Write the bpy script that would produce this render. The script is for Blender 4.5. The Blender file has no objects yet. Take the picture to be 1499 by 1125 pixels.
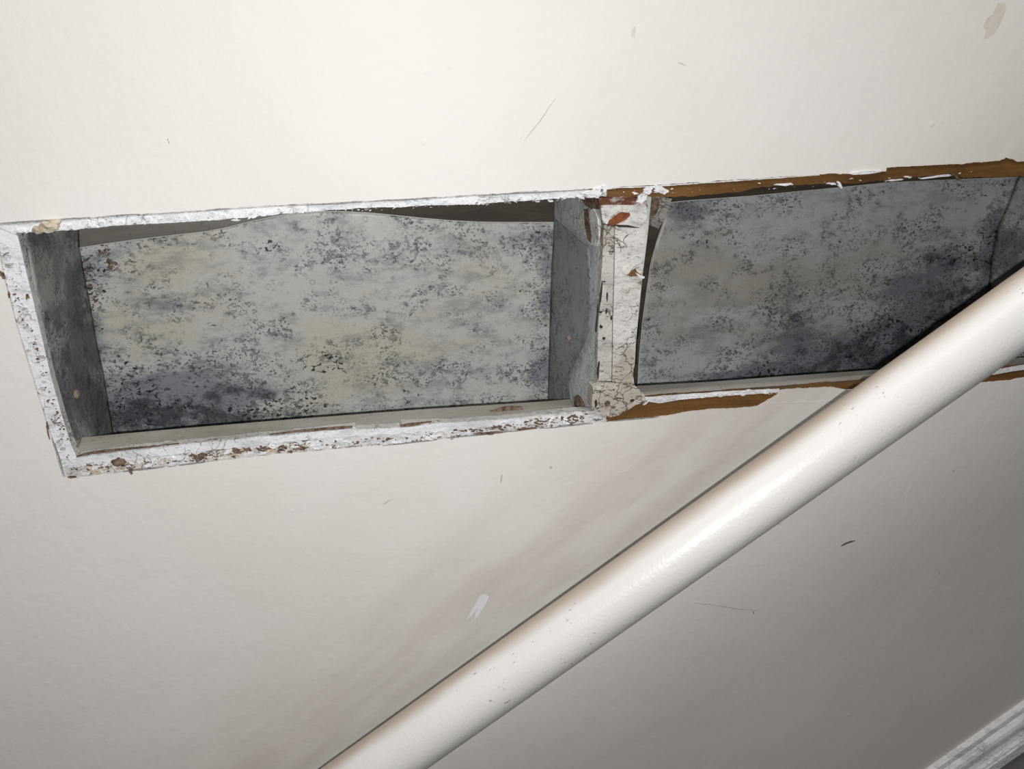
import bpy, bmesh, math, random
from mathutils import Vector, Matrix, noise as mnoise
from mathutils.geometry import tessellate_polygon

# ------------------------------------------------------------------ camera
W, H, F = 1499.0, 1125.0, 1130.0          # photograph frame and focal length in pixels
D = 0.50                                  # distance from lens to wall
CAM = Vector((0.0, -D, 1.45))
# axes of the place seen from the camera (x right, y down, z forward)
EY = Vector((-250.0, -420.0, F)).normalized()       # into the wall
_vx = F * F / (250.0 - 420.0 * 0.09)
EX = Vector((_vx, -0.09 * _vx, F)); EX = (EX - EY * EX.dot(EY)).normalized()
EZ = EX.cross(EY)                                   # up
def cam2world(v): return Vector((v.dot(EX), v.dot(EY), v.dot(EZ)))
scene = bpy.context.scene
COL = scene.collection
cd = bpy.data.cameras.new('camera'); cam = bpy.data.objects.new('camera', cd); COL.objects.link(cam)
cd.sensor_fit = 'HORIZONTAL'; cd.sensor_width = 36.0; cd.lens = 36.0 * F / W
cd.clip_start = 0.01; cd.clip_end = 50
cxv, cyv, czv = cam2world(Vector((1, 0, 0))), cam2world(Vector((0, -1, 0))), cam2world(Vector((0, 0, -1)))
m = Matrix((cxv, cyv, czv)).transposed().to_4x4(); m.translation = CAM
cam.matrix_world = m
scene.camera = cam

# ------------------------------------------------------------------ light
world = bpy.data.worlds.new('world'); scene.world = world; world.use_nodes = True
bg = world.node_tree.nodes['Background']
bg.inputs[0].default_value = (1.0, 0.84, 0.68, 1); bg.inputs[1].default_value = 0.022
# the phone's flash, a thumb's width below and right of the lens
fl = bpy.data.lights.new('phone_flash', 'POINT'); fl.energy = 8.7; fl.shadow_soft_size = 0.0025
fl.color = (1.0, 0.99, 0.99)
flo = bpy.data.objects.new('phone_flash', fl); COL.objects.link(flo)
flo.location = CAM + cam2world(Vector((0.003, 0.0145, 0.0)))
# soft fill added out of view above the wall to brighten its top
al = bpy.data.lights.new('top_fill', 'AREA'); al.shape = 'RECTANGLE'; al.size = 0.9; al.size_y = 0.3; al.energy = 5.8
al.color = (1.0, 0.98, 0.95)
alo = bpy.data.objects.new('top_fill', al); COL.objects.link(alo)
alo.location = (0.25, -0.42, 2.30)
alo.rotation_euler = (Vector((0.15, 0.0, 1.6)) - alo.location).to_track_quat('-Z', 'Y').to_euler()
vs = scene.view_settings
vs.view_transform = 'Standard'; vs.look = 'None'; vs.gamma = 1.0; vs.exposure = 0.0
vs.use_curve_mapping = False

# ------------------------------------------------------------------ helpers
def ray(u, v): return cam2world(Vector((u - W / 2, v - H / 2, F)))
def bp(u, v, y=0.0):
    d = ray(u, v); return CAM + d * ((y - CAM.y) / d.y)
def bp_plane(u, v, p0, n):
    d = ray(u, v); return CAM + d * ((p0 - CAM).dot(n) / d.dot(n))
def toward(p, k): return p + (CAM - p).normalized() * k

def mesh_obj(name, verts, faces, mat, parent=None, smooth=False):
    me = bpy.data.meshes.new(name)
    me.from_pydata([tuple(v) for v in verts], [], faces); me.validate(); me.update()
    bm = bmesh.new(); bm.from_mesh(me); bmesh.ops.recalc_face_normals(bm, faces=bm.faces); bm.to_mesh(me); bm.free()
    if mat: me.materials.append(mat)
    if smooth:
        for p in me.polygons: p.use_smooth = True
    o = bpy.data.objects.new(name, me); COL.objects.link(o)
    if parent is not None: o.parent = parent
    return o
def tag(o, label, cat, kind=None, group=None):
    o['label'] = label; o['category'] = cat
    if kind: o['kind'] = kind
    if group: o['group'] = group
    return o
def empty(name, loc):
    o = bpy.data.objects.new(name, None); COL.objects.link(o); o.location = loc; o.empty_display_size = 0.02
    return o
def adopt(o, root):
    o.parent = root; o.matrix_parent_inverse = Matrix.Translation(-root.location); return o

def resample(pts, step):
    out = []
    for (a, b) in zip(pts[:-1], pts[1:]):
        n = max(1, int(math.hypot(b[0] - a[0], b[1] - a[1]) / step))
        for i in range(n): out.append((a[0] + (b[0] - a[0]) * i / n, a[1] + (b[1] - a[1]) * i / n))
    out.append(pts[-1]); return out
def jag(pts, step, amp, seed):
    """ragged edge: resampled with two scales of noise"""
    r = resample(pts, step); out = []
    for i, (x, y) in enumerate(r):
        k = 0.0 if i in (0, len(r) - 1) else 1.0
        a = mnoise.noise(Vector((x * 0.045, y * 0.045, seed))) * amp * 1.2
        b = mnoise.noise(Vector((x * 0.21, y * 0.21, seed + 7))) * amp * 0.9
        out.append((x + k * b * 0.5, y + k * (a + b)))
    return out
def at(pts, t):
    L = [0.0]
    for a, b in zip(pts[:-1], pts[1:]): L.append(L[-1] + math.hypot(b[0] - a[0], b[1] - a[1]))
    s = t * L[-1]
    for i in range(len(pts) - 1):
        if s <= L[i + 1] or i == len(pts) - 2:
            k = (s - L[i]) / max(1e-9, L[i + 1] - L[i])
            return (pts[i][0] + (pts[i + 1][0] - pts[i][0]) * k, pts[i][1] + (pts[i + 1][1] - pts[i][1]) * k)

def slab(name, rings, y0, y1, mat, parent=None, world_outer=None):
    """flat board: first ring outline, further rings holes; edges run straight back from y0 to y1"""
    R = []
    if world_outer: R.append([Vector((x, y0, z)) for x, z in world_outer])
    for r in rings: R.append([bp(u, v, y0) for u, v in r])
    flat = [p for r in R for p in r]; n = len(flat)
    tris = tessellate_polygon([[Vector((p.x, p.z, 0)) for p in r] for r in R])
    verts = flat + [Vector((p.x, y1, p.z)) for p in flat]
    faces = [tuple(t) for t in tris] + [tuple(i + n for i in reversed(t)) for t in tris]
    k = 0
    for r in R:
        for i in range(len(r)):
            a, b = k + i, k + (i + 1) % len(r); faces.append((a, b, b + n, a + n))
        k += len(r)
    return mesh_obj(name, verts, faces, mat, parent)

def grid(name, top, bot, nu, nv, fn, mat, parent=None, stains=None, thick=0.0008, smooth=True, warm=None):
    """sheet spanned between two pixel lines; fn(u,v,s,t) -> point"""
    verts, px = [], []
    for j in range(nv + 1):
        for i in range(nu + 1):
            s, t = i / nu, j / nv
            a, b = at(top, s), at(bot, s)
            u, v = a[0] + (b[0] - a[0]) * t, a[1] + (b[1] - a[1]) * t
            px.append((u, v)); verts.append(fn(u, v, s, t))
    faces = [(j * (nu + 1) + i, j * (nu + 1) + i + 1, (j + 1) * (nu + 1) + i + 1, (j + 1) * (nu + 1) + i)
             for j in range(nv) for i in range(nu)]
    o = mesh_obj(name, verts, faces, mat, parent, smooth)
    for nm, sl in (('stain', stains), ('warm', warm)):
        if sl is None: continue
        at_ = o.data.attributes.new(nm, 'FLOAT', 'POINT')
        at_.data.foreach_set('value', [sum(a * math.exp(-((u - x) / sx) ** 2 - ((v - y) / sy) ** 2)
                                           for x, y, sx, sy, a in sl) for u, v in px])
    if thick:
        md = o.modifiers.new('thickness', 'SOLIDIFY'); md.thickness = thick; md.offset = 0
    return o
def loft(name, rows, mat, parent=None, closed=True, smooth=False):
    n = len(rows[0]); verts = [p for r in rows for p in r]; faces = []
    R = len(rows)
    for j in range(R if closed else R - 1):
        k = (j + 1) % R
        for i in range(n - 1): faces.append((j * n + i, j * n + i + 1, k * n + i + 1, k * n + i))
    if closed:
        faces.append(tuple(j * n for j in range(R))); faces.append(tuple(j * n + n - 1 for j in reversed(range(R))))
    return mesh_obj(name, verts, faces, mat, parent, smooth)
def round_px(u, v, ru, rv, n=14, rough=0.25, seed=0, rot=0.0):
    out = []
    for i in range(n):
        a = 2 * math.pi * i / n
        k = 1 + rough * mnoise.noise(Vector((math.cos(a) * 1.7, math.sin(a) * 1.7, seed * 3.1)))* 1.6
        x, y = math.cos(a) * ru * k, math.sin(a) * rv * k
        out.append((u + x * math.cos(rot) - y * math.sin(rot), v + x * math.sin(rot) + y * math.cos(rot)))
    return out
def dome(name, c, n, r, h, mat, parent, seed=0, rough=0.12, seg=14):
    """low button: nail and screw heads"""
    n = n.normalized(); a = n.orthogonal().normalized(); b = n.cross(a)
    verts, faces = [], []
    prof = [(1.0, -0.4), (1.0, 0.35), (0.86, 0.8), (0.5, 1.0)]
    for rr, hh in prof:
        for i in range(seg):
            t = 2 * math.pi * i / seg
            k = 1 + rough * mnoise.noise(Vector((math.cos(t) * 2, math.sin(t) * 2, seed)))
            verts.append(c + (a * math.cos(t) + b * math.sin(t)) * r * rr * k + n * h * hh)
    for j in range(len(prof) - 1):
        for i in range(seg):
            k = (i + 1) % seg; faces.append((j * seg + i, j * seg + k, (j + 1) * seg + k, (j + 1) * seg + i))
    faces.append(tuple((len(prof) - 1) * seg + i for i in range(seg))); faces.append(tuple(reversed(range(seg))))
    return mesh_obj(name, verts, faces, mat, parent)
def lump(name, c, sx, sy, sz, mat, parent, seed=0, rough=0.45):
    """broken irregular chunk"""
    bm = bmesh.new(); bmesh.ops.create_icosphere(bm, subdivisions=2, radius=1.0)
    for v in bm.verts:
        k = 1 + rough * mnoise.noise(v.co * 1.6 + Vector((seed, seed, 0)))+ 0.2 * mnoise.noise(v.co * 4 + Vector((0, seed, 0)))
        v.co = Vector((v.co.x * sx * k, v.co.y * sy * k, v.co.z * sz * k))
    me = bpy.data.meshes.new(name); bm.to_mesh(me); bm.free(); me.materials.append(mat)
    me.transform(Matrix.Translation(c))
    o = bpy.data.objects.new(name, me); COL.objects.link(o); o.parent = parent; return o

# ------------------------------------------------------------------ materials
class NT:
    def __init__(s, name, rough=0.5, spec=0.5):
        s.m = bpy.data.materials.new(name); s.m.use_nodes = True; s.t = s.m.node_tree
        s.p = s.t.nodes['Principled BSDF']; s.p.inputs['Roughness'].default_value = rough
        s.p.inputs['Specular IOR Level'].default_value = spec
        s.co = s.t.nodes.new('ShaderNodeTexCoord').outputs['Object']
    def n(s, typ): return s.t.nodes.new(typ)
    def l(s, a, b): s.t.links.new(a, b)
    def mapping(s, scale=(1, 1, 1), rot=(0, 0, 0), loc=(0, 0, 0)):
        x = s.n('ShaderNodeMapping'); x.inputs['Scale'].default_value = scale; x.inputs['Rotation'].default_value = rot
        x.inputs['Location'].default_value = loc; s.l(s.co, x.inputs[0]); return x.outputs[0]
    def noise(s, scale, detail=4, rough=0.55, vec=None, dist=0.0):
        x = s.n('ShaderNodeTexNoise'); x.inputs['Scale'].default_value = scale; x.inputs['Detail'].default_value = detail
        x.inputs['Roughness'].default_value = rough; x.inputs['Distortion'].default_value = dist
        s.l(vec if vec is not None else s.co, x.inputs['Vector']); return x.outputs['Fac']
    def vor(s, scale, vec=None, feature='F1'):
        x = s.n('ShaderNodeTexVoronoi'); x.inputs['Scale'].default_value = scale; x.feature = feature
        s.l(vec if vec is not None else s.co, x.inputs['Vector']); return x.outputs['Distance']
    def step(s, val, lo, hi, a=0.0, b=1.0):
        x = s.n('ShaderNodeMapRange'); x.interpolation_type = 'SMOOTHSTEP'
        x.inputs[1].default_value = lo; x.inputs[2].default_value = hi; x.inputs[3].default_value = a; x.inputs[4].default_value = b
        s.l(val, x.inputs[0]); return x.outputs[0]
    def math(s, op, a, b=None):
        x = s.n('ShaderNodeMath'); x.operation = op
        for i, v in enumerate((a, b)):
            if v is None: continue
            if isinstance(v, (int, float)): x.inputs[i].default_value = v
            else: s.l(v, x.inputs[i])
        return x.outputs[0]
    def mix(s, fac, a, b):
        x = s.n('ShaderNodeMix'); x.data_type = 'RGBA'
        if isinstance(fac, (int, float)): x.inputs[0].default_value = fac
        else: s.l(fac, x.inputs[0])
        for i, v in ((6, a), (7, b)):
            if isinstance(v, tuple): x.inputs[i].default_value = (*v, 1)
            else: s.l(v, x.inputs[i])
        return x.outputs[2]
    def attr(s, name):
        x = s.n('ShaderNodeAttribute'); x.attribute_name = name; return x.outputs['Fac']
    def color(s, c):
        if isinstance(c, tuple): s.p.inputs['Base Color'].default_value = (*c, 1)
        else: s.l(c, s.p.inputs['Base Color'])
    def bump(s, h, strength=0.3, dist=0.001):
        x = s.n('ShaderNodeBump'); x.inputs['Strength'].default_value = strength; x.inputs['Distance'].default_value = dist
        s.l(h, x.inputs['Height']); s.l(x.outputs[0], s.p.inputs['Normal'])

def mat_wall():
    k = NT('wall_paint', 0.60, 0.22)
    c = k.mix(k.step(k.noise(5, 3), 0.35, 0.65), (0.83, 0.808, 0.772), (0.80, 0.770, 0.725))
    # hand grime along the rail, plus the wall's dimming there painted into the colour
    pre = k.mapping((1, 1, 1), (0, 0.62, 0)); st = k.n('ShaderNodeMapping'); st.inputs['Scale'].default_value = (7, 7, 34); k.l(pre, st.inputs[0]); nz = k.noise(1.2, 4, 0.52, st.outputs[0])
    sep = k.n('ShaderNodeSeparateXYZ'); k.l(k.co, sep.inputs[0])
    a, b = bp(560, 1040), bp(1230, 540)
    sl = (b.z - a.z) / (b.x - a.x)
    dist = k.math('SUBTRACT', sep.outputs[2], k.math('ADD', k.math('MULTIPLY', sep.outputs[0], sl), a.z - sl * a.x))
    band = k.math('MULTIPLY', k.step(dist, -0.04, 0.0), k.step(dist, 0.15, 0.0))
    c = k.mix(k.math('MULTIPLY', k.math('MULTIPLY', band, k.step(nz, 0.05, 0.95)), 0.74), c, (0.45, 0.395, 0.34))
    # fly specks and pin marks
    sp = k.step(k.vor(22), 0.030, 0.018)
    sp = k.math('MULTIPLY', sp, k.step(k.noise(9, 1), 0.55, 0.60))
    c = k.mix(k.math('MULTIPLY', sp, 0.5), c, (0.32, 0.27, 0.22)); k.color(c)
    h = k.math('ADD', k.math('MULTIPLY', k.noise(32, 3), 0.7), k.math('MULTIPLY', k.noise(170, 3, 0.6), 0.28))
    drop = k.math('MULTIPLY', k.step(k.vor(26, k.mapping((1, 1, 1), loc=(3.3, 1, 2))), 0.07, 0.02), k.step(k.noise(6, 1), 0.52, 0.58))
    k.bump(k.math('ADD', h, k.math('MULTIPLY', drop, 0.25)), 0.45, 0.0018)
    return k.m
def mat_flaky(name, rough_amt, tint=(0.84, 0.84, 0.85), lo=0.60, foot=None):
    k = NT(name, 0.55, 0.3)
    pre = k.mapping((1, 1, 1), (0, -0.10, 0)); mp = k.n('ShaderNodeMapping'); mp.inputs['Scale'].default_value = (0.45, 1, 1.4); k.l(pre, mp.inputs[0]); mp = mp.outputs[0]
    g = k.noise(60, 8, 0.7, mp)
    c = k.mix(k.step(g, 0.46, 0.66), tint, tuple(x * 0.74 for x in tint))
    dirt = k.noise(34, 6, 0.66, k.mapping((0.7, 1, 1.2), loc=(3, 1, 4)))
    if foot is not None:                              # old dirt gathered round one spot
        d = k.n('ShaderNodeVectorMath'); d.operation = 'DISTANCE'; k.l(k.co, d.inputs[0]); d.inputs[1].default_value = foot[0]
        dirt = k.math('ADD', dirt, k.step(d.outputs['Value'], foot[1], foot[1] * 0.2, 0.0, 0.16))
    c = k.mix(k.math('MULTIPLY', k.step(dirt, 0.52, 0.70), 0.75 * rough_amt), c, (0.40, 0.345, 0.275))
    clus = k.step(k.math('ADD', k.noise(45, 5, 0.65, k.mapping((0.6, 1, 1.2), loc=(2, 5, 1))), k.math('MULTIPLY', k.math('SUBTRACT', dirt, 0.5), 0.6)), 0.50 - 0.07 * rough_amt, 0.64)
    sp = k.step(k.noise(380, 6, 0.68, mp), lo - 0.03, lo + 0.03)
    c = k.mix(k.math('MULTIPLY', k.math('MULTIPLY', sp, clus), 0.9 * min(1.0, rough_amt + 0.2)), c, (0.085, 0.068, 0.055))
    # hairline cracks of the brittle paint
    wv = k.n('ShaderNodeVectorMath'); wv.operation = 'ADD'
    nzc = k.n('ShaderNodeTexNoise'); nzc.inputs['Scale'].default_value = 90; nzc.inputs['Detail'].default_value = 3; k.l(k.co, nzc.inputs['Vector'])
    sc = k.n('ShaderNodeVectorMath'); sc.operation = 'SCALE'; sc.inputs['Scale'].default_value = 0.012; k.l(nzc.outputs['Color'], sc.inputs[0])
    k.l(k.co, wv.inputs[0]); k.l(sc.outputs[0], wv.inputs[1])
    cr = k.step(k.vor(95, wv.outputs[0], 'DISTANCE_TO_EDGE'), 0.030, 0.012)
    cr = k.math('MULTIPLY', cr, k.step(clus, 0.15, 0.7))
    c = k.mix(k.math('MULTIPLY', cr, 0.8 * rough_amt), c, (0.09, 0.075, 0.06)); k.color(c)
    k.bump(k.math('SUBTRACT', k.noise(130, 6, 0.68), k.math('ADD', k.math('MULTIPLY', sp, 0.2), k.math('MULTIPLY', cr, 0.5))), 0.7, 0.0016)
    return k.m
def mat_zinc(name, light=(0.60, 0.60, 0.58), warm=(0.60, 0.58, 0.485), blue=(0.215, 0.235, 0.275), bias=0.0, rot=0.0, stretch=0.5):
    k = NT(name, 0.5, 0.4); k.p.inputs['Metallic'].default_value = 0.08
    st, wm = k.attr('stain'), k.attr('warm')
    pre = k.mapping((1, 1, 1), (0, rot, 0))
    def mp(sx, sz, loc=(0, 0, 0)):
        x = k.n('ShaderNodeMapping'); x.inputs['Scale'].default_value = (sx, 1, sz); x.inputs['Location'].default_value = loc
        k.l(pre, x.inputs[0]); return x.outputs[0]
    m1, m2, m3 = mp(stretch, 1.2), mp(stretch * 1.3, 1, (4, 2, 9)), mp(0.75, 1, (1, 8, 3))
    wv = k.math('ADD', k.noise(16, 6, 0.65, m1), k.math('MULTIPLY', wm, 0.22))
    c = k.mix(k.step(wv, 0.47, 0.66), light, warm)
    c = k.mix(k.step(k.noise(75, 8, 0.72, m1), 0.47, 0.66, 0.0, 0.60), c, (0.29, 0.295, 0.295))
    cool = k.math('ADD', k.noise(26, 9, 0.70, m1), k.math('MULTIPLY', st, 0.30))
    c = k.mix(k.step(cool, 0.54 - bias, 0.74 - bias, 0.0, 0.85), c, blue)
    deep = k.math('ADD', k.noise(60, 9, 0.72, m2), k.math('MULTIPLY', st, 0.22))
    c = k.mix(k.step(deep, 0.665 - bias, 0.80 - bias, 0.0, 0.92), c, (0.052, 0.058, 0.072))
    clus = k.math('ADD', k.noise(40, 5, 0.65, m3), k.math('MULTIPLY', st, 0.16))
    # ragged grey flecks, then fine black pits; both gather in clusters
    fl1 = k.math('MULTIPLY', k.step(k.noise(250, 6, 0.68, m3), 0.525, 0.575), k.step(clus, 0.42, 0.58))
    c = k.mix(k.math('MULTIPLY', fl1, 0.72), c, (0.15, 0.15, 0.15))
    fl2 = k.math('MULTIPLY', k.step(k.noise(520, 4, 0.6, mp(0.8, 1, (3, 3, 1))), 0.56, 0.60), k.step(clus, 0.43, 0.60))
    c = k.mix(k.math('MULTIPLY', fl2, 0.85), c, (0.055, 0.055, 0.06))
    pit = k.math('MULTIPLY', k.step(k.noise(330, 5, 0.65, mp(0.8, 1, (9, 4, 6))), 0.56, 0.595), k.step(k.math('ADD', k.noise(22, 4, 0.6, mp(0.6, 1.2, (6, 1, 2))), k.math('MULTIPLY', st, 0.12)), 0.57, 0.65))
    c = k.mix(pit, c, (0.022, 0.022, 0.028))
    fine = k.step(k.noise(900, 2, 0.5), 0.62, 0.70)
    c = k.mix(k.math('MULTIPLY', fine, 0.40), c, (0.15, 0.15, 0.15))
    ring = k.vor(62, None); ring = k.math('MULTIPLY', k.math('MULTIPLY', k.step(ring, 0.16, 0.12), k.step(ring, 0.07, 0.11)), k.step(k.noise(20, 1), 0.53, 0.60))
    c = k.mix(k.math('MULTIPLY', ring, 0.45), c, (0.17, 0.165, 0.15))
    white = k.math('MULTIPLY', k.step(k.noise(420, 3, 0.6), 0.66, 0.71), k.step(k.noise(30, 2), 0.5, 0.6))
    c = k.mix(k.math('MULTIPLY', white, 0.55), c, (0.70, 0.70, 0.68)); k.color(c)
    k.l(k.step(k.noise(60, 3), 0.3, 0.7, 0.42, 0.65), k.p.inputs['Roughness'])
    k.bump(k.math('SUBTRACT', k.noise(120, 6, 0.65), k.math('MULTIPLY', fl1, 0.4)), 0.25, 0.0008)
    return k.m
def mat_wood(name, a, b, scale=1.0, rot=0.0, rough=0.6, smear=0.0):
    k = NT(name, rough, 0.3)
    g = k.noise(26 * scale, 6, 0.65, k.mapping((0.35, 1, 3.0), (0, rot, 0)), 0.4)
    c = k.mix(k.step(g, 0.32, 0.68), a, b)
    f = k.step(k.noise(300, 3, 0.6), 0.60, 0.70)
    c = k.mix(k.math('MULTIPLY', f, 0.35), c, tuple(x * 0.35 for x in b))
    if smear: c = k.mix(k.math('MULTIPLY', k.step(k.noise(95, 7, 0.68, k.mapping((0.6, 1, 1.4), loc=(2, 2, 5))), 0.47, 0.62), smear), c, (0.62, 0.58, 0.53))
    k.color(c)
    k.bump(k.noise(160, 5, 0.6, k.mapping((0.3, 1, 2))), 0.4, 0.001)
    return k.m
def mat_plain(name, a, b, scale=60, rough=0.5, bump=0.2):
    k = NT(name, rough, 0.4); k.color(k.mix(k.step(k.noise(scale, 5, 0.6), 0.35, 0.65), a, b))
    k.bump(k.noise(scale * 2.5, 4), bump, 0.0008); return k.m
def mat_rail():
    k = NT('rail_gloss_paint', 0.36, 0.40)
    c = k.mix(k.step(k.noise(9, 3), 0.3, 0.7), (0.80, 0.785, 0.765), (0.76, 0.745, 0.72))
    # grime settled along the upper wall side (z' of the rail's own frame)
    sep = k.n('ShaderNodeSeparateXYZ'); k.l(k.co, sep.inputs[0])
    ang = k.math('ADD', sep.outputs[1], k.math('MULTIPLY', k.math('SUBTRACT', k.noise(26, 5, 0.6, k.mapping((0.4, 1, 1))), 0.5), 0.010))
    gr = k.step(ang, 0.0085, 0.0195)
    c = k.mix(k.math('MULTIPLY', gr, 0.85), c, (0.46, 0.36, 0.27))
    sp = k.math('MULTIPLY', k.step(k.noise(430, 2, 0.5, k.mapping((0.5, 1, 1))), 0.685, 0.72), k.step(k.noise(24, 2), 0.50, 0.60))
    c = k.mix(k.math('MULTIPLY', sp, 0.6), c, (0.25, 0.22, 0.19)); k.color(c)
    k.bump(k.math('ADD', k.noise(420, 2), k.math('MULTIPLY', k.noise(60, 3, 0.5, k.mapping((0.25, 1, 1))), 1.5)), 0.30, 0.0007)
    return k.m

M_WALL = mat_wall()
M_CLEAN = mat_flaky('white_lip_paint', 0.40, (0.86, 0.86, 0.88), 0.62)
M_FLAKE = mat_flaky('flaking_paint', 1.0, (0.80, 0.80, 0.80), 0.585)
M_OLD = mat_flaky('old_board_paint', 0.9, (0.62, 0.61, 0.59), 0.56)
M_STUDP = mat_flaky('stud_old_paint', 0.95, (0.70, 0.685, 0.65), 0.59, (tuple(bp(905, 580, 0)), 0.06))
M_STUDG = mat_flaky('stud_grey_paint', 1.0, (0.58, 0.565, 0.525), 0.59, (tuple(bp(885, 330, 0)), 0.03))
M_ZINC = mat_zinc('galvanised_sheet')
M_ZINC_R = mat_zinc('galvanised_sheet_dull', (0.52, 0.53, 0.54), (0.43, 0.42, 0.365), (0.17, 0.19, 0.225), 0.015)
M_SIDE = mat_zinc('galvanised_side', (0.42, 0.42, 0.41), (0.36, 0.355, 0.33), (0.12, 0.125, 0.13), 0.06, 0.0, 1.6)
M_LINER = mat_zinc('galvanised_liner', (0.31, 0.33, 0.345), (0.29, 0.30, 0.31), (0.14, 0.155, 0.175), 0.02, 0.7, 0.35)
M_STUDSIDE = mat_flaky('stud_side_dusty', 0.55, (0.60, 0.64, 0.63), 0.62)
M_CRUMP = mat_flaky('crumpled_dirty_sheet', 1.0, (0.36, 0.34, 0.31), 0.53)
M_LINE = mat_plain('dark_paint_line', (0.22, 0.21, 0.22), (0.34, 0.33, 0.33), 300, 0.7)
M_SIDE_L = mat_zinc('galvanised_side_pale', (0.40, 0.42, 0.43), (0.36, 0.38, 0.39), (0.22, 0.25, 0.28), 0.0, 0.8)
M_BROWN = mat_wood('brown_hardboard', (0.20, 0.10, 0.032), (0.115, 0.055, 0.018))
M_RED = mat_wood('red_wood', (0.25, 0.075, 0.028), (0.12, 0.035, 0.016), 1.4)
M_REDMIX = mat_wood('red_wood_smeared', (0.22, 0.075, 0.032), (0.11, 0.04, 0.022), 1.4, smear=0.8)
M_HEAD_L = mat_wood('grey_timber', (0.25, 0.235, 0.205), (0.16, 0.148, 0.125))
M_HEAD_R = mat_wood('dark_timber', (0.085, 0.068, 0.045), (0.05, 0.04, 0.028))
M_SILL = mat_wood('dusty_sill', (0.40, 0.38, 0.34), (0.27, 0.24, 0.19), 0.8)
M_SILL_R = mat_wood('grey_sill', (0.27, 0.265, 0.25), (0.16, 0.15, 0.13), 0.8)
M_DARK = mat_plain('dark_cavity_timber', (0.045, 0.038, 0.03), (0.03, 0.025, 0.02))
M_TAN = mat_plain('tan_plaster', (0.52, 0.42, 0.30), (0.66, 0.60, 0.50), 200, 0.8, 0.6)
M_CHIP = mat_plain('brown_chip', (0.085, 0.05, 0.032), (0.24, 0.165, 0.115), 330, 0.7, 0.5)
M_NAIL = mat_plain('rusty_nail', (0.15, 0.12, 0.09), (0.33, 0.28, 0.22), 500, 0.5, 0.4)
M_EDGE = mat_plain('sheet_edge', (0.58, 0.57, 0.53), (0.50, 0.49, 0.45), 200, 0.45)
M_STAIN = mat_plain('tan_smear', (0.70, 0.64, 0.55), (0.76, 0.71, 0.64), 120, 0.45)
M_SCUFF = mat_plain('white_scuff', (0.84, 0.85, 0.88), (0.80, 0.81, 0.84), 120, 0.45)
M_SCR = mat_plain('grey_scratch', (0.48, 0.45, 0.42), (0.60, 0.57, 0.54), 200, 0.6)
M_RAIL = mat_rail()
M_TRIM = mat_flaky('trim_gloss_paint', 0.16, (0.90, 0.89, 0.89), 0.64)
M_TRIM.node_tree.nodes['Principled BSDF'].inputs['Roughness'].default_value = 0.25
M_STRING = mat_plain('grey_stringer_paint', (0.34, 0.315, 0.34), (0.42, 0.39, 0.42), 40, 0.5)

# ------------------------------------------------------------------ the wall
X0, X1, Z0, Z1 = -1.5, 1.9, 0.25, 2.45
top_edge = [(-8, 327), (70, 321.5), (130, 318), (240, 311), (400, 300.5), (470, 297), (600, 290.5), (700, 284.5), (786, 279), (790, 281),
            (884, 274), (888, 277), (905, 273.5), (960, 271), (1040, 265.5), (1130, 259.5), (1190, 256), (1270, 253.5), (1297, 251), (1298, 245), (1350, 242.5),
            (1400, 240), (1440, 236.5), (1463, 235.5), (1473, 231), (1483, 233), (1490, 237), (1520, 234.5), (1640, 226)]
bot_edge = [(1640, 539), (1560, 547), (1499, 553), (1450, 559.5), (1420, 561.5), (1300, 570), (1262, 570), (1240, 571), (1222, 567.5), (1212, 566), (1180, 568), (1142, 571), (1138, 578),
            (1110, 594), (1090, 596.5), (1040, 599), (1000, 604), (975, 608.5), (930, 613), (895, 617), (862, 620), (800, 625.5), (760, 629), (700, 636),
            (660, 641), (600, 648), (520, 654.5), (440, 661.5), (400, 664.5), (340, 672), (265, 681), (190, 690), (110, 698.5), (92, 699)]
hole = jag(top_edge, 3.5, 1.1, 1) + jag(bot_edge, 3.5, 1.1, 2) + jag([(92, 699), (70, 626), (25, 480), (4, 400), (-8, 327)], 5, 2.0, 3)[1:-1]
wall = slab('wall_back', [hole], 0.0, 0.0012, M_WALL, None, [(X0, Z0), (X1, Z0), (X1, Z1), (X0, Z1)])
tag(wall, 'cream painted stair wall with a long torn-open duct hole', 'wall', 'structure')

# brown hardboard under the paint, with the rough hole cut through it
in_top = [(24, 341), (70, 337.5), (116, 334.5), (160, 329.5), (250, 324.5), (330, 319.5), (400, 313), (450, 308.5), (500, 305), (540, 303), (600, 301), (650, 300),
          (700, 297.5), (740, 293.5), (790, 291), (850, 287), (905, 288), (985, 288), (1030, 285.5), (1085, 280), (1110, 274.5), (1150, 271), (1250, 268),
          (1300, 263.5), (1350, 259), (1395, 256.5), (1410, 260), (1499, 257.5), (1612, 250)]
in_bot = [(1612, 526), (1499, 537), (1440, 545), (1300, 556), (1275, 559.5), (1240, 563), (1215, 564), (1140, 571.5), (1100, 573), (1050, 577), (1000, 580),
          (945, 584), (900, 596), (865, 601.5), (840, 601), (800, 605.5), (740, 613), (700, 616), (640, 618.5), (588, 620), (585, 624.5), (522, 628), (520, 624), (455, 631),
          (400, 636.5), (340, 643), (240, 652), (155, 662), (112, 668)]
in_left = [(112, 668), (103, 648), (90, 608), (75, 555), (62, 500), (46, 432), (35, 385), (24, 341)]
SP_T, SP_B = (888, 287.5), (888, 597.5)         # the two boards meet behind the stud
def cut(pts, left):
    return [p for p in pts if (p[0] < 888) == left]
tl_, tr_ = jag(cut(in_top, True) + [SP_T], 3.5, 1.3, 11), jag([SP_T] + cut(in_top, False), 3.5, 1.3, 11)
br_, bl_ = jag(cut(in_bot, False) + [SP_B], 3.5, 1.0, 12), jag([SP_B] + cut(in_bot, True), 3.5, 1.0, 12)
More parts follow.
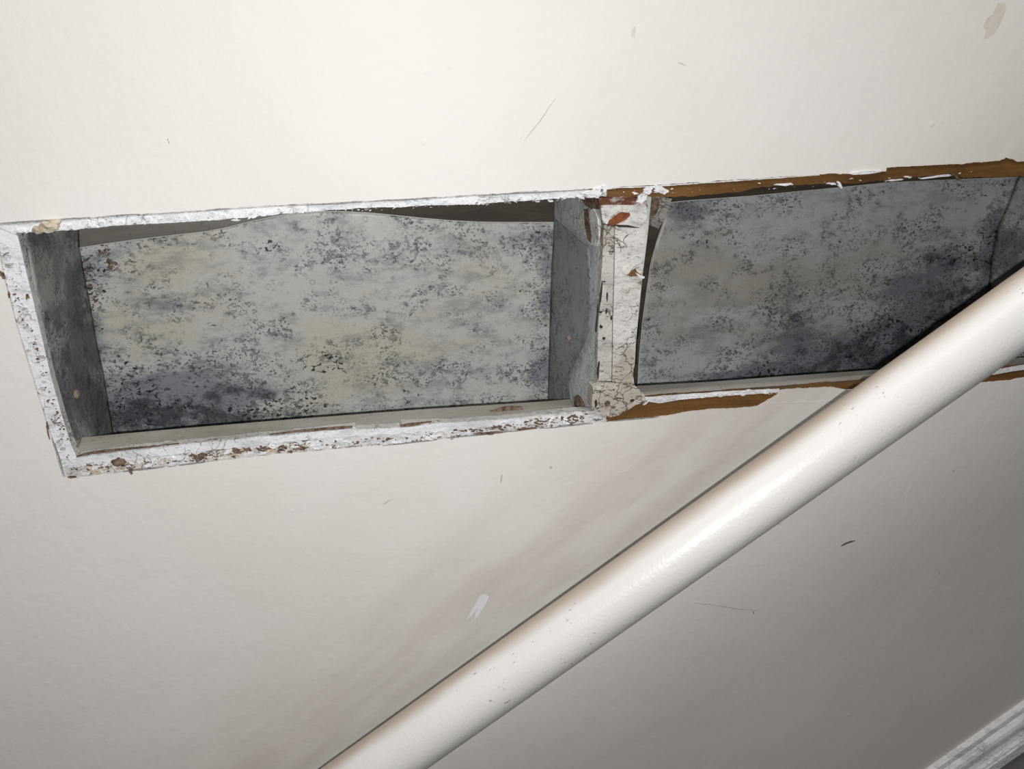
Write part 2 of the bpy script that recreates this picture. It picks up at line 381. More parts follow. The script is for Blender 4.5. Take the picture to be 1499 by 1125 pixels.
lf_ = jag(in_left, 4, 0.8, 13)
def board(name, ring_px, side, mat):
    pts = [bp(u, v, 0.00125) for u, v in ring_px]; a, b = pts[0], pts[-1]
    ext = [(b.x, Z1 - .05), (side, Z1 - .05), (side, Z0 + .05), (a.x, Z0 + .05)]
    return slab(name, [], 0.00125, 0.009, mat, wall, [(p.x, p.z) for p in pts] + ext)
o = board('backing_board', bl_ + lf_[1:] + tl_[1:], X0 + .05, M_OLD)
o['label'] = 'backing board with remains of old white paint'
o = board('backing_board', list(reversed(br_)) + list(reversed(tr_)), X1 - .05, M_BROWN)
o['label'] = 'brown hardboard exposed along the torn edges'

# old white paint left on the board where a grille frame once sat
def strip(name, a, b, mat, y0=0.0006, seed=0, amp=1.0, parent=wall, y1=0.0014):
    return slab(name, [jag(a, 3.2, amp, seed) + list(reversed(jag(b, 3.2, amp, seed + 5)))], y0, y1, mat, parent)
strip('paint_strip', [(-6, 330), (70, 324.5), (130, 320.5), (240, 313.5), (400, 303), (470, 299.5), (600, 293), (700, 287), (786, 282), (884, 277)],
      [(20, 342), (70, 338.5), (116, 335.5), (160, 331), (250, 326), (330, 321), (400, 314.5), (450, 309.5), (500, 306), (540, 304), (600, 302), (700, 298.5), (740, 295), (800, 291.5), (850, 288.5), (876, 290)], M_CLEAN, seed=21)
strip('paint_strip', [(-4, 334), (6, 398), (27, 478), (72, 624), (94, 696)], [(26, 345), (36, 388), (47, 434), (63, 502), (76, 557), (91, 610), (104, 651), (112, 668)], M_CLEAN, seed=31, amp=0.8)
strip('paint_strip', [(106, 671), (155, 664), (240, 654), (340, 644.5), (400, 638), (455, 633), (519, 626), (523, 631), (588, 626), (640, 620), (700, 617.5), (760, 612)],
      [(96, 685), (170, 676), (240, 666), (340, 655.5), (400, 648.5), (480, 640), (560, 636), (640, 631), (700, 626), (762, 620)], M_CLEAN, 0.0004, seed=41, amp=0.8)
strip('flaking_strip', [(94, 684), (170, 675), (240, 665), (340, 654.5), (400, 647.5), (480, 639), (560, 635), (640, 630), (700, 625), (760, 613), (840, 603), (868, 604)],
      [(94, 697), (190, 687.5), (265, 678.5), (340, 669.5), (400, 662), (440, 659), (520, 652), (600, 645.5), (660, 638.5), (700, 633.5), (760, 626.5), (800, 623), (862, 618), (890, 615)], M_FLAKE, 0.0008, seed=51, amp=1.1)
strip('paint_strip', [(940, 582), (1000, 577), (1050, 574), (1100, 570.5), (1141, 569)], [(950, 588), (968, 590), (1000, 584), (1050, 580), (1100, 576.5), (1140, 574)], M_CLEAN, 0.0004, seed=61, amp=0.7)
strip('paint_strip', [(1430, 546), (1499, 534), (1610, 523)], [(1432, 552), (1499, 541), (1610, 530)], M_CLEAN, 0.0004, seed=66, amp=0.7)
strip('paint_strip', [(888, 276.5), (905, 274), (960, 271.5), (1040, 266), (1130, 260), (1200, 255)], [(888, 277.5), (905, 275.5), (960, 273), (1040, 267.6), (1130, 261.5), (1200, 256.5)], M_CLEAN, 0.0002, seed=71, amp=0.5)
# curling flakes on the brown strip
rnd = random.Random(5)
for i, (u, v, a, b, r) in enumerate([(1150, 270, 14, 1.6, -0.05), (1218, 269, 7, 1.5, 0.1), (1230, 271, 2.4, 5, -0.4), (1310, 263.5, 10, 1.3, -0.08), (1375, 258, 22, 1.6, -0.12),
                                     (930, 283, 4, 2, 0), (948, 279, 9, 4, -0.4), (966, 277, 12, 4, 0.3), (940, 290, 8, 6, -0.6), (1270, 252.5, 24, 2.4, -0.1),
                                     (870, 282, 14, 6, -0.3), (884, 277, 4, 5, 0), (125, 327, 4, 5, 0), (200, 321, 9, 3, 0), (345, 322, 5, 1.5, 0)]):
    slab('paint_flake', [round_px(u, v, a, b, 12, 0.5, i, r)], -0.0012, 0.0004, M_CLEAN, wall)
lump('plaster_chunk', bp(72, 331, -0.002), 0.0052, 0.004, 0.0036, M_TAN, wall, 2.0)
lump('plaster_chunk', bp(56, 336, -0.0005), 0.0035, 0.003, 0.0022, M_TAN, wall, 5.0)
lump('plaster_chunk', bp(79, 326, -0.001), 0.0035, 0.003, 0.0026, M_TAN, wall, 9.0)
lump('brown_chip', bp(174, 676, -0.0005), 0.0045, 0.0025, 0.003, M_CHIP, wall, 1.0, 0.6)
for i, (u, v, a, b, r) in enumerate([(293, 670, 8, 3, -0.5), (283, 667, 5, 2, 0.2), (348, 662, 9, 2.4, -0.1), (440, 656, 9, 2, -0.1), (425, 661, 4, 1.6, 0), (130, 681, 4, 1, 0), (192, 691, 3, 3, 0),
                                     (107, 698.5, 6, 1.2, -0.05), (70, 632, 1.5, 11, -0.25), (2, 402, 3, 8, -0.5), (13, 432, 2, 4, 0), (40, 434, 2, 4, 0), (720, 634, 16, 2, -0.1), (770, 628, 14, 1.4, -0.1)]):
    slab('brown_chip', [round_px(u, v, a, b, 12, 0.7, i + 30, r)], -0.0003 if v > 560 else -0.0002, 0.0012, M_CHIP, wall)
def debris(name, path, width, count, size, mat, y, seed, stretch=2.2, thick=0.0006, du=3):
    """crumbs of paint and board stuck along an edge: too many to pick apart"""
    rr = random.Random(seed); verts, faces = [], []
    for i in range(count):
        u, v = at(path, rr.random()); v += (rr.random() - 0.5) * width; u += rr.uniform(-du, du)
        s_ = size * (0.35 + rr.random() ** 2.5 * 1.6); r_ = rr.uniform(-0.5, 0.35)
        ring = [bp(a, b, y - thick * rr.uniform(0.3, 1.4)) for a, b in round_px(u, v, s_ * rr.uniform(0.8, stretch), s_ * 0.6, 7, 0.6, rr.random() * 50, r_)]
        k0 = len(verts); verts += ring + [Vector((p.x, y + 0.0004, p.z)) for p in ring]
        faces.append(tuple(k0 + j for j in range(7)))
        for j in range(7):
            q = (j + 1) % 7; faces.append((k0 + j, k0 + q, k0 + q + 7, k0 + j + 7))
    o = mesh_obj(name, verts, faces, mat, wall); o['kind'] = 'stuff'; return o
low = [(100, 690), (190, 683), (265, 674), (340, 664), (400, 657), (520, 648), (660, 635), (760, 622), (860, 611)]
debris('dark_crumbs', low, 12, 240, 1.3, M_CHIP, 0.0006, 1)
debris('dark_crumbs', [(280, 668), (350, 661), (450, 654)], 9, 60, 2.2, M_CHIP, 0.0006, 2)
debris('dark_crumbs', [(660, 636), (860, 612)], 12, 110, 1.5, M_CHIP, 0.0006, 3)
debris('tan_crumbs', [(100, 690), (265, 672), (460, 652)], 11, 110, 2.2, M_TAN, 0.0006, 4)
debris('white_crumbs', low, 12, 120, 2.2, M_CLEAN, 0.0004, 5)
debris('dark_crumbs', [(8, 400), (40, 470), (68, 560), (98, 660)], 30, 110, 1.2, M_CHIP, 0.0006, 6, 1.4)
debris('grey_crumbs', [(4, 360), (35, 470), (65, 560), (95, 670)], 40, 70, 2.4, M_OLD, 0.0006, 7, 1.6)
debris('white_crumbs', [(20, 338), (130, 328), (400, 311), (700, 295), (880, 285)], 10, 170, 1.8, M_CLEAN, 0.0002, 8)
debris('dark_crumbs', [(20, 341), (130, 333), (400, 313.5), (700, 298), (870, 288)], 4, 90, 1.2, M_LINE, 0.0004, 9)
debris('white_crumbs', [(895, 280), (1000, 279), (1200, 268), (1300, 261), (1420, 256)], 10, 34, 1.1, M_CLEAN, 0.001, 10)
debris('white_crumbs', [(940, 588), (1040, 578), (1140, 573)], 6, 50, 1.6, M_CLEAN, 0.0006, 11)
# loose fibre torn from the brown strip
strip('torn_fibre', [(1392, 255), (1398, 258), (1404, 264)], [(1396, 254), (1402, 258), (1412, 266)], M_CHIP, -0.002, 81, 0.8, wall, 0.0)

# smears, scuffs and scratches on the paint
for i, (u, v, a, b, r) in enumerate([(1455, 30, 26, 11, -1.05), (928, 47, 3, 9, 0.1)]):
    slab('tan_smear', [round_px(u, v, a, b, 20, 0.35, i + 3, r)], -0.00008, 0.0003, M_STAIN, wall)
slab('white_scuff', [[(684, 906), (690, 893), (697, 882), (704, 871), (711, 869), (716, 873), (712, 882), (705, 893), (699, 903), (694, 908), (696, 899), (700, 889), (692, 899)]], -0.0001, 0.0003, M_SCUFF, wall)
def scratch(pts, w, mat=M_SCR):
    r = jag(pts, 5, 0.5, pts[0][0])
    a, b = [], []
    for i, (x, y) in enumerate(r):
        p, q = r[max(0, i - 1)], r[min(len(r) - 1, i + 1)]
        L = math.hypot(q[0] - p[0], q[1] - p[1]) or 1; nx, ny = -(q[1] - p[1]) / L, (q[0] - p[0]) / L
        k = w * (0.35 + 0.65 * math.sin(math.pi * i / max(1, len(r) - 1)))
        a.append((x + nx * k, y + ny * k)); b.append((x - nx * k, y - ny * k))
    slab('scratch', [a + b[::-1]], -0.0001, 0.0003, mat, wall)
for pts_ in ([(0, 326.5), (66, 322)], [(72, 322), (132, 318)], [(150, 317), (205, 313)], [(300, 307.5), (338, 305)], [(420, 300), (436, 299)], [(448, 300.5), (530, 296)], [(540, 295), (640, 289)], [(700, 286.5), (860, 277.5)],
             [(180, 690), (240, 683.5)], [(262, 681), (300, 676)], [(560, 652), (640, 643.5)], [(655, 641), (780, 627.5)], [(790, 627), (868, 619.5)], [(94, 697), (86, 668), (76, 640)], [(895, 616), (965, 610)]):
    scratch(pts_, 1.0, M_LINE)
scratch([(1128, 590), (1180, 589), (1250, 585)], 1.0, M_WALL)
scratch([(814, 143), (803, 158), (790, 178), (767, 206)], 0.7)
scratch([(993, 91), (1004, 96)], 0.8); scratch([(245, 203), (248, 210)], 1.0, M_NAIL); scratch([(655, 102), (661, 95)], 0.6)
scratch([(1016, 882), (1045, 885), (1080, 891), (1110, 893)], 0.6); scratch([(560, 738), (575, 730)], 0.9)
scratch([(1231, 799), (1240, 794), (1252, 791)], 1.3, M_CHIP); scratch([(735, 694), (733, 706)], 1.4); scratch([(901, 812), (915, 816)], 3.2, M_CHIP if False else M_SCR)
scratch([(1334, 703), (1331, 722), (1326, 742)], 2.4, M_WALL); scratch([(900, 694), (918, 688), (928, 678)], 0.8, M_WALL)
scratch([(1376, 836), (1374, 842)], 1.6); scratch([(1102, 894), (1104, 898)], 1.5, M_NAIL)

# timber round the cavity behind the board
def beam(name, pxf, pxb, yf, yb, drop, mat):
    """board running along the hole: front and back top lines in pixels at their own depths, then down by drop"""
    f = [bp(u, v, yf) for u, v in pxf]; b = [bp(u, v, yb) for u, v in pxb]
    dz = Vector((0, 0, drop))
    return loft(name, [[p + dz for p in f], f, b, [p + dz for p in b]], mat, wall)
n = 40
def line(pts, jit, seed):
    return [(p[0], p[1] + mnoise.noise(Vector((p[0] * 0.03, seed, 0))) * jit) for p in (at(pts, i / n) for i in range(n + 1))]
beam('sill_board', line([(108, 668), (155, 662), (240, 651), (400, 636), (520, 625.5), (640, 616), (740, 611), (840, 600)], 0.6, 1),
     line([(108, 641), (250, 628), (400, 615.5), (600, 600), (800, 587), (835, 584)], 0.2, 2), 0.0092, 0.031, -0.03, M_SILL)
beam('sill_board', line([(925, 587), (1000, 580), (1100, 573), (1215, 564.5), (1280, 559), (1440, 544), (1610, 526)], 0.5, 3),
     line([(925, 565), (1040, 558.5), (1160, 549.5), (1280, 541), (1499, 523), (1610, 513)], 0.2, 4), 0.0092, 0.029, -0.03, M_SILL_R)
slab('sill_lip', [jag([(940, 577), (1000, 570), (1100, 563), (1200, 556.5), (1285, 549)], 6, 0.3, 4) + jag([(1285, 553), (1200, 560), (1100, 567), (1000, 575), (940, 582)], 6, 0.3, 5)], 0.012, 0.016, M_SILL, wall)
for i, (u, v, a, b) in enumerate([(250, 645, 22, 1.8), (745, 601, 26, 4), (810, 598, 12, 2.5)]):
    slab('brown_chip', [round_px(u, v, a, b, 16, 0.5, i + 60, -0.09)], 0.0195, 0.0215, M_CHIP, wall)
for (a_, b_) in (([(112, 667), (135, 661), (160, 658), (205, 654.5), (262, 649)], [(112, 669), (135, 664.5), (160, 661.5), (205, 656.5), (262, 649.6)]), ([(395, 635.5), (440, 629.5), (490, 625), (516, 623.5)], [(395, 636.3), (440, 632.5), (490, 628.5), (516, 626)]), ([(586, 621.5), (605, 619), (632, 616.5)], [(586, 625), (605, 623.5), (632, 617.2)])):
    strip('dark_crack', a_, b_, M_CHIP, 0.0002, 95, 0.5, wall, 0.0013)
def wbox(name, x0, x1, y0, y1, z0, z1, mat, parent=wall):
    v = [Vector((x, y, z)) for x in (x0, x1) for y in (y0, y1) for z in (z0, z1)]
    return mesh_obj(name, v, [(0, 1, 3, 2), (4, 6, 7, 5), (0, 4, 5, 1), (2, 3, 7, 6), (0, 2, 6, 4), (1, 5, 7, 3)], mat, parent)
PD = 0.105                                     # depth of the sheet metal behind the wall
xl, xm, xr = bp(60, 400, PD).x - 0.05, bp(480, 320, PD).x, bp(870, 400, PD).x
xe = bp(1620, 400, PD).x
zt, zb = bp(480, 250, PD).z + 0.03, bp(480, 660, PD).z - 0.12
wbox('header_board', xl, xm, PD + 0.003, PD + 0.03, zb, zt, M_HEAD_L)
wbox('header_board', xm, xr, PD + 0.003, PD + 0.03, zb, zt, M_HEAD_R)
wbox('header_board', xr, xe + 0.06, PD + 0.003, PD + 0.03, zb, zt, M_HEAD_R)
wbox('top_plate', xl, xe + 0.06, 0.0095, PD + 0.03, zt, zt + 0.04, M_DARK)
wbox('bottom_plate', xl, xe + 0.06, 0.0095, PD + 0.03, zb - 0.04, zb, M_DARK)
wbox('end_stud', xl - 0.04, xl, 0.0095, PD + 0.03, zb - 0.04, zt + 0.04, M_DARK)
wbox('end_stud', xe + 0.06, xe + 0.10, 0.0095, PD + 0.03, zb - 0.04, zt + 0.04, M_DARK)

# ------------------------------------------------------------------ the left duct lining
duct = empty('duct_lining', bp(460, 632, PD))
tag(duct, 'speckled galvanised duct lining in the wider opening with white flaking border', 'duct')
Ltop = [(110, 364), (118, 362), (150, 357), (200, 350), (260, 343), (300, 338.5), (330, 333), (365, 324), (400, 316.5), (430, 311.5), (460, 309), (500, 309), (540, 311), (580, 315), (620, 319), (660, 322.5),
        (700, 324.5), (740, 325), (816, 325)]
Lbot = [(150, 652), (480, 624), (806, 598)]
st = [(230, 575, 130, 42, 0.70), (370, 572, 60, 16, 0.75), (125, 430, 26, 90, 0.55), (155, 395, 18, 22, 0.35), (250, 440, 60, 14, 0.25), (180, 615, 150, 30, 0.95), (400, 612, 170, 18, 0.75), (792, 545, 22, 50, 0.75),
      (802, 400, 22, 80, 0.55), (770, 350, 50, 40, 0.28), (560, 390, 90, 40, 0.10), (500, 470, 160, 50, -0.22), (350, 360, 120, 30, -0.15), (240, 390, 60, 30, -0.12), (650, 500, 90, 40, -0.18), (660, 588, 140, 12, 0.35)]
wm1 = [(230, 400, 110, 60, 0.7), (280, 480, 100, 40, 0.5), (560, 490, 140, 60, 0.5), (720, 400, 60, 50, 0.3), (450, 560, 100, 30, 0.3), (450, 350, 90, 40, -0.5), (700, 550, 80, 40, -0.3)]
def back(depth, bow):
    def fn(u, v, s, t):
        w = mnoise.noise(Vector((u * 0.006, v * 0.006, depth * 50))) * bow
        return bp(u, v, depth + w)
    return fn
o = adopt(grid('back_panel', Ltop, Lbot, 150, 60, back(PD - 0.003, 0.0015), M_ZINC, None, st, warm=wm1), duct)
# bright cut edge of the sheet
lt = [at(Ltop, i / 120) for i in range(121)]
o = adopt(loft('sheet_edge', [[bp(u, v - 0.4, PD - 0.0052) for u, v in lt], [bp(u, v + 0.9, PD - 0.0052) for u, v in lt], [bp(u, v + 0.9, PD - 0.001) for u, v in lt], [bp(u, v - 0.4, PD - 0.001) for u, v in lt]], M_EDGE), duct)
# left side sheet
def side_fn(front, backl, yf, yb, wob=0.0006):
    def fn(u, v, s, t):
        a, b = at(front, t), at(backl, t)
        A, B = bp(a[0], a[1], yf), bp(b[0], b[1], yb)
        p = A.lerp(B, s); p.x += mnoise.noise(p * 30) * wob; return p
    return fn
fr, bk = [(31, 318), (36, 345), (62, 470), (80, 560), (106, 652), (112, 672)], [(114, 322), (116, 362), (130, 440), (150, 540), (166, 636), (168, 654)]
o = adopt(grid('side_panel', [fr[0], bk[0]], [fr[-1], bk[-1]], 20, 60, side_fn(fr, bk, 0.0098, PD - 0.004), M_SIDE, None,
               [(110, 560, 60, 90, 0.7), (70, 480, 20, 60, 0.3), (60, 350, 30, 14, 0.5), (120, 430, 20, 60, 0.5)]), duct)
# ragged front rim of that sheet
strip_pts = [(34, 343), (38, 390), (48, 434), (64, 502), (77, 557), (92, 610), (105, 651)]
e = jag(strip_pts, 4, 0.8, 90)
o = adopt(loft('sheet_edge', [[bp(u - 0.3, v, 0.0096) for u, v in e], [bp(u + 2.2, v, 0.0096) for u, v in e], [bp(u + 2.2, v, 0.0125) for u, v in e], [bp(u - 0.3, v, 0.0125) for u, v in e]], M_SIDE_L), duct)
pA, pB, pC = bp(62, 470, 0.0098), bp(106, 652, 0.0098), bp(130, 440, PD - 0.004)
nl = (pB - pA).cross(pC - pA).normalized()
if nl.x < 0: nl = -nl
c = bp_plane(112, 577, pA, nl)
o = adopt(dome('screw', c, nl, 0.0032, 0.0016, M_NAIL, None, 3), duct)
c = bp_plane(62, 352, pA, nl)
o = adopt(lump('tar_dab', c, 0.0016, 0.006, 0.005, M_CHIP, None, 4, 0.6), duct)
o = adopt(debris('tar_streak', [(150, 362), (155, 374), (165, 392)], 12, 60, 2.0, M_CHIP, PD - 0.004, 12, 1.2, 0.0004, 6), duct)
o = adopt(debris('tar_streak', [(124, 385), (132, 420), (140, 460), (146, 500)], 26, 70, 1.5, M_CHIP, PD - 0.004, 13, 1.2, 0.0003, 6), duct)

# ------------------------------------------------------------------ stud between the two openings
stud = empty('wall_stud', bp(905, 600, 0.05))
tag(stud, 'upright timber stud with cracked old white paint between the two duct openings', 'stud')
FL, FR = [(878, 262), (878, 345), (877, 400), (873, 500), (872, 560), (868, 625)], [(956, 262), (948, 345), (941, 400), (931, 500), (928, 560), (930, 625)]
BL, BR = [(813, 262), (811, 330), (805, 420), (803, 500), (801, 588), (800, 640)], [(900, 262), (898, 345), (895, 400), (892, 500), (890, 560), (888, 625)]
rows = []
for Lp, y in ((FL, 0.0098), (FR, 0.0098), (BR, PD - 0.001), (BL, PD - 0.001)):
    rows.append([bp(*at(Lp, i / 24), y) for i in range(25)])
body = adopt(loft('body', rows, M_STUDSIDE), stud); body['label'] = 'pale dusty side of the stud'
s0, s1, s2 = bp(878, 345, 0.0098), bp(868, 600, 0.0098), bp(805, 420, PD - 0.001)
sn = (s1 - s0).cross(s2 - s0).normalized()
if sn.x > 0: sn = -sn
def on_side(u, v, off=0.0012):
    return bp_plane(u, v, s0 + sn * off, sn)
# painted facing strips, nailed to the front of the stud
fa = [(880, 300), (884, 330), (882, 375), (879, 420), (875, 500), (874, 562)]
fb = [(898, 300), (899, 345), (898, 400), (896, 470), (895, 562)]
fc = [(899.5, 300), (900.5, 345), (899.5, 400), (897.5, 470), (896.5, 562)]
fd = [(946, 300), (945, 345), (941, 395), (936, 440), (929, 520), (926, 562)]
o = adopt(slab('facing_strip', [jag(fa, 4, 1.6, 101) + jag(fb, 4, 0.7, 102)[::-1]], 0.0030, 0.0096, M_STUDG), stud)
o = adopt(slab('facing_strip', [jag(fc, 4, 0.7, 103) + jag(fd, 4, 1.1, 104)[::-1]], 0.0024, 0.0096, M_STUDP), stud)
o = adopt(slab('facing_head', [jag([(876, 289), (905, 287), (946, 290)], 4, 0.8, 105) + jag([(948, 302), (925, 306), (900, 304), (878, 302)], 4, 1.0, 106)], 0.0034, 0.0096, M_REDMIX), stud)
o['label'] = 'bare red-brown wood at the head of the stud'
foot = jag([(868, 566), (880, 561), (925, 561), (934, 568), (943, 577), (946, 586)], 3, 1.0, 107) + jag([(946, 588), (930, 592), (922, 598), (905, 607), (893, 612), (886, 607), (872, 602), (866, 596)], 3, 1.4, 108)
o = adopt(slab('foot_plaster', [foot], -0.0016, 0.0094, M_STUDP), stud); o['label'] = 'lump of dirty white filler at the foot'
wood1 = jag([(893, 322), (905, 312), (920, 307), (932, 305), (930, 310), (920, 318), (912, 324), (900, 329), (893, 331), (891, 326)], 3, 1.2, 109)
o = adopt(slab('bare_patch', [wood1], 0.0019, 0.0031, M_RED), stud)
wood2 = jag([(917, 402), (925, 396), (930, 392), (933, 398), (940, 403), (931, 404), (924, 405)], 3, 0.8, 110)
o = adopt(slab('bare_patch', [wood2], 0.0018, 0.003, M_BROWN), stud)
o = adopt(slab('white_plaster', [jag([(880, 304), (905, 302), (928, 300), (936, 294), (945, 300), (948, 318), (940, 328), (925, 322), (922, 312), (905, 309), (894, 317), (888, 328), (882, 322)], 3, 1.4, 111)], 0.0016, 0.0034, M_STUDP), stud)
o = adopt(slab('splinter', [[(930, 399), (944, 405), (943, 408), (936, 406)]], 0.0005, 0.002, M_CLEAN), stud)
for i, (u, v, r, y, mm) in enumerate([(912, 356, 0.0022, 0.0022, M_STUDP), (917, 395, 0.0034, 0.0024, M_STUDP), (904, 568, 0.0036, -0.0016, M_STUDP), (889, 590, 0.0022, -0.0016, M_CHIP)]):
    o = adopt(dome('nail_head', bp(u, v, y), Vector((0, -1, 0)), r, 0.0009, mm, None, i), stud)
for i, (u, v, a, b) in enumerate([(889, 434, 1.2, 5), (888, 455, 1.2, 4), (879, 457, 2.2, 2), (895, 466, 1, 4), (880, 478, 2.2, 2.6), (884, 495, 2, 2), (884, 412, 3, 1), (893, 559, 14, 1.3), (876, 540, 1.6, 16), (874, 470, 1.1, 24), (880, 428, 1.2, 20), (935, 500, 1.6, 30), (930, 545, 2.2, 16), (925, 586, 3, 2), (872, 590, 2, 5), (912, 331, 20, 2.0)]):
    o = adopt(slab('crack', [round_px(u, v, a, b, 10, 0.6, i + 90, 0.08)], 0.0021 if v < 560 else -0.0018, 0.0036, M_DARK), stud)
# flap of sheet turned over the stud's shoulder
o = adopt(mesh_obj('paint_tab', [on_side(u, v, 0.003) for u, v in [(849, 318), (857, 306), (864, 308), (871, 305), (877, 320), (879, 345), (876, 360), (865, 357), (857, 342), (850, 330)]], [tuple(range(10))], M_STUDP), stud)
md = o.modifiers.new('t', 'SOLIDIFY'); md.thickness = 0.0012
o = adopt(mesh_obj('dark_stain', [on_side(u, v, 0.0040) for u, v in [(856, 308), (862, 305), (864, 325), (867, 345), (866, 356), (861, 350), (857, 330)]], [tuple(range(7))], M_CHIP), stud)
md = o.modifiers.new('t', 'SOLIDIFY'); md.thickness = 0.0006
o = adopt(mesh_obj('bare_patch', [on_side(u, v, 0.0035) for u, v in [(848, 286), (876, 284), (877, 306), (866, 306), (856, 300)]], [tuple(range(5))], M_CHIP), stud)
md = o.modifiers.new('t', 'SOLIDIFY'); md.thickness = 0.0006
o = adopt(lump('rotten_corner', on_side(848, 590, 0.0), 0.003, 0.011, 0.0055, M_CHIP, None, 8, 0.5), stud)
# right-hand lining sheet of the left duct, standing against the stud
ed = jag([(811, 318), (826, 332), (845, 349), (862, 362), (865, 400), (866, 450), (864, 478), (857, 500), (845, 525), (836, 545), (834, 565), (838, 588)], 5, 0.8, 120)
bkl = [(811.5, 316), (810, 345), (806, 420), (804, 500), (802, 590)]
def rside(u, v, s, t): return on_side(u, v, 0.0022)
N2 = len(ed)
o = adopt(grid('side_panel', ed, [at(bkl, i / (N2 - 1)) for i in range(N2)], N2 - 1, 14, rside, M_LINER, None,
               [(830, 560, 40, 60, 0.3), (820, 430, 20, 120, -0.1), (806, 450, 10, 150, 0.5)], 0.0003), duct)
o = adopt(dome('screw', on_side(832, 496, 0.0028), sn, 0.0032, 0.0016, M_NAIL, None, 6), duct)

# ------------------------------------------------------------------ the right duct lining
duct2 = empty('duct_lining', bp(1200, 560, PD))
tag(duct2, 'dull grey galvanised duct lining partly hidden behind the handrail', 'duct')
Rtop = [(978, 296.5), (1000, 294), (1100, 286.5), (1200, 277), (1300, 267), (1400, 262.5), (1491, 259)]
Rbot = [(931, 584), (1100, 570), (1280, 556), (1440, 545)]
Rleft = [(978, 296.5), (974, 318), (962, 352), (953, 385), (947, 425), (941, 470), (936, 520), (934, 560), (931, 584)]
Rright = [(1491, 259), (1478, 295), (1460, 335), (1452, 380), (1447, 440), (1442, 500), (1440, 545)]
wm2 = [(1030, 420, 90, 80, 0.75), (1150, 440, 110, 60, 0.6), (1270, 420, 60, 40, 0.3), (1250, 310, 200, 40, -0.6), (1100, 540, 150, 20, -0.4)]
st2 = [(1400, 445, 90, 55, 0.95), (1310, 525, 130, 45, 1.25), (1172, 480, 24, 45, 0.55), (1400, 382, 60, 14, 0.50), (1150, 352, 50, 14, 0.32), (1010, 308, 45, 16, 0.60), (1470, 360, 18, 90, 0.65), (1060, 340, 90, 8, 0.25),
       (1050, 552, 110, 14, 0.50), (1200, 548, 110, 18, 0.75), (1000, 430, 50, 90, -0.2), (1250, 300, 130, 30, -0.30), (1100, 430, 60, 40, -0.12), (1420, 300, 40, 25, -0.3)]
def rfn(u, v, s, t):
    a, b = at(Rtop, s), at(Rbot, s); l, r = at(Rleft, t), at(Rright, t)
    c00, c10, c01, c11 = Rtop[0], Rtop[-1], Rbot[0], Rbot[-1]
    q = [(1 - t) * a[k] + t * b[k] + (1 - s) * l[k] + s * r[k] - ((1 - s) * (1 - t) * c00[k] + s * (1 - t) * c10[k] + (1 - s) * t * c01[k] + s * t * c11[k]) for k in (0, 1)]
    return bp(q[0], q[1], PD - 0.003 + mnoise.noise(Vector((q[0] * 0.006, q[1] * 0.006, 3))) * 0.0015)
o = adopt(grid('back_panel', Rtop, Rbot, 120, 60, rfn, M_ZINC_R, None, st2, warm=wm2), duct2)
lt = [at(Rtop, i / 60) for i in range(61)]
o = adopt(loft('sheet_edge', [[bp(u, v - 0.4, PD - 0.0052) for u, v in lt], [bp(u, v + 0.7, PD - 0.0052) for u, v in lt], [bp(u, v + 0.7, PD - 0.001) for u, v in lt], [bp(u, v - 0.4, PD - 0.001) for u, v in lt]], M_EDGE), duct2)
lt = [at(Rleft, i / 60) for i in range(61)]
o = adopt(loft('sheet_edge', [[bp(u - 0.8, v, PD - 0.0056) for u, v in lt], [bp(u + 0.5, v, PD - 0.0056) for u, v in lt], [bp(u + 0.5, v, PD - 0.001) for u, v in lt], [bp(u - 0.8, v, PD - 0.001) for u, v in lt]], M_EDGE), duct2)
fr2, bk2 = [(1640, 235), (1632, 400), (1622, 545)], Rright
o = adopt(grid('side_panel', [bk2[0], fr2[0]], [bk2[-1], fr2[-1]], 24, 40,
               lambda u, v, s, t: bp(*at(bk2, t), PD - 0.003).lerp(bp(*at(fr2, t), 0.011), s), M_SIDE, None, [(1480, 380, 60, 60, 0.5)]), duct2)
# crumpled corner of sheet beside the stud head
o = adopt(slab('crumpled_corner', [jag([(948, 288), (960, 285), (984, 291), (978, 302), (974, 318), (964, 335), (954, 330), (948, 310)], 3, 1.3, 130)], 0.030, 0.034, M_CRUMP), duct2)
o = adopt(slab('tar_dab', [jag([(950, 290), (958, 287), (966, 292), (964, 306), (957, 318), (950, 330), (948, 312)], 3, 1.6, 131)], 0.0285, 0.0305, M_CHIP), duct2)

# ------------------------------------------------------------------ the handrail
def rail_pt(u, v, off):
    return bp(u, v, -off)
R = 0.0211
A, B = rail_pt(622, 1071, 0.070), rail_pt(1499, 452, 0.103)
ax = (B - A).normalized(); L0, L1 = -0.55, (B - A).length + 0.65
toc = (CAM - (A + B) / 2); toc = (toc - ax * toc.dot(ax)).normalized()
upv = ax.cross(toc); upv = upv if upv.z > 0 else -upv
rail = empty('handrail', A)
# rail frame: X along, Y up the wall side, Z toward the room
mr = Matrix((ax, upv, toc)).transposed().to_4x4(); mr.translation = A
rail.matrix_world = mr
tag(rail, 'round glossy off-white handrail running diagonally across the wall', 'handrail')
seg, nl_ = 48, 90
verts, faces = [], []
for i in range(nl_ + 1):
    x = L0 + (L1 - L0) * i / nl_
    for j in range(seg):
        t = 2 * math.pi * j / seg
        r = R * (1 + 0.006 * mnoise.noise(Vector((x * 9, math.cos(t), math.sin(t)))))
        verts.append(Vector((x, r * math.cos(t), r * math.sin(t))))
for i in range(nl_):
    for j in range(seg):
        k = (j + 1) % seg; faces.append((i * seg + j, i * seg + k, (i + 1) * seg + k, (i + 1) * seg + j))
faces.append(tuple(range(seg))); faces.append(tuple(nl_ * seg + j for j in reversed(range(seg))))
o = mesh_obj('rail', verts, faces, M_RAIL, rail, True)
inv = mr.inverted()
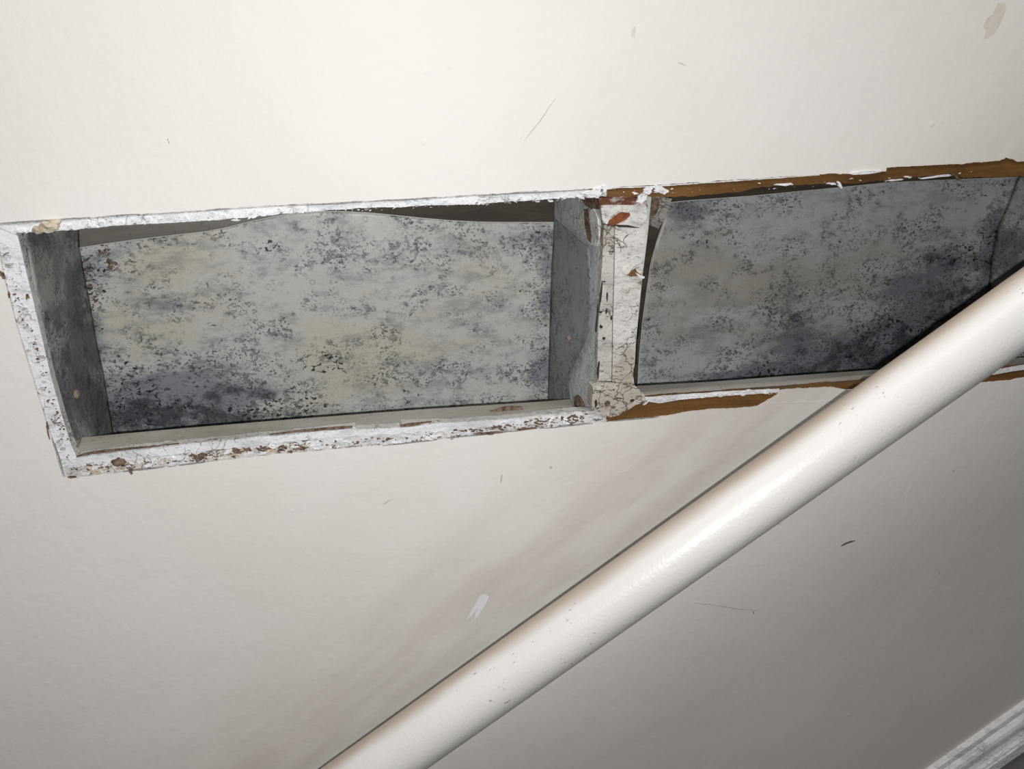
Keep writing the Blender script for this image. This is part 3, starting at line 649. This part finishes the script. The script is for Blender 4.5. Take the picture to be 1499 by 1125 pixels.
for x in (L0 + 0.18, L1 - 0.18):                     # wall brackets, beyond both sides of the picture
    p = A + ax * x; foot_ = Vector((p.x, -0.004, p.z - 0.055)); low = p - Vector((0, 0, R)); mid = Vector((p.x, low.y + 0.002, p.z - 0.05))
    pts = [low + Vector((0, 0, 0.004)), low - Vector((0, 0, 0.012)), mid, (mid + foot_) / 2 + Vector((0, 0, -0.004)), foot_]
    rows = []
    for j in range(10):
        t = 2 * math.pi * j / 10; row = []
        for i, q in enumerate(pts):
            d = (pts[min(i + 1, 4)] - pts[max(i - 1, 0)]).normalized(); s = Vector((1, 0, 0)); w = d.cross(s).normalized()
            row.append(inv @ (q + (s * math.cos(t) + w * math.sin(t)) * 0.006))
        rows.append(row)
    b_ = loft('bracket', rows, M_RAIL, rail, True, True)
    dd = dome('wall_plate', Vector((p.x, -0.0035, p.z - 0.055)), Vector((0, -1, 0)), 0.027, 0.005, M_RAIL, None, 1, 0.0, 24)
    dd.data.transform(inv); dd.parent = b_

# ------------------------------------------------------------------ moulding above the stair string
ta, tb = bp(1355, 1125), bp(1499, 1024)
td = (tb - ta).normalized(); tp = Vector((td.z, 0, -td.x))         # down across the moulding
tp = tp if tp.z < 0 else -tp
def moulding(name, prof, mat):
    s0_, s1_ = ta - td * 0.6, ta + td * 0.9
    return loft(name, [[s + tp * w + Vector((0, -p, 0)) for s in (s0_, s0_.lerp(s1_, .25), s0_.lerp(s1_, .5), s0_.lerp(s1_, .75), s1_)] for w, p in prof], mat)
mm = 0.001
t1 = moulding('trim_1', [(w * mm, p * mm) for w, p in [(0, -.5), (0, 3), (1.5, 5), (5, 6), (7, 5.4), (8, 7), (10, 9.5), (13, 11), (16, 11.4), (17, 9.8), (19, 9.6), (22, 10.4), (25, 12), (27, 14.4), (28.5, 15), (30, 14.2), (31, 15.5), (40, 16.5), (41, 15.5), (41, -.5)]], M_TRIM)
tag(t1, 'ridged grey-white moulding running up the stairs in the corner', 'trim', 'structure')
t2 = moulding('trim_2', [(41.3 * mm, -.0005), (41.3 * mm, 0.010), (0.26, 0.010), (0.26, -.0005)], M_STRING)
tag(t2, 'dark grey stair string board below the ridged moulding', 'trim', 'structure')
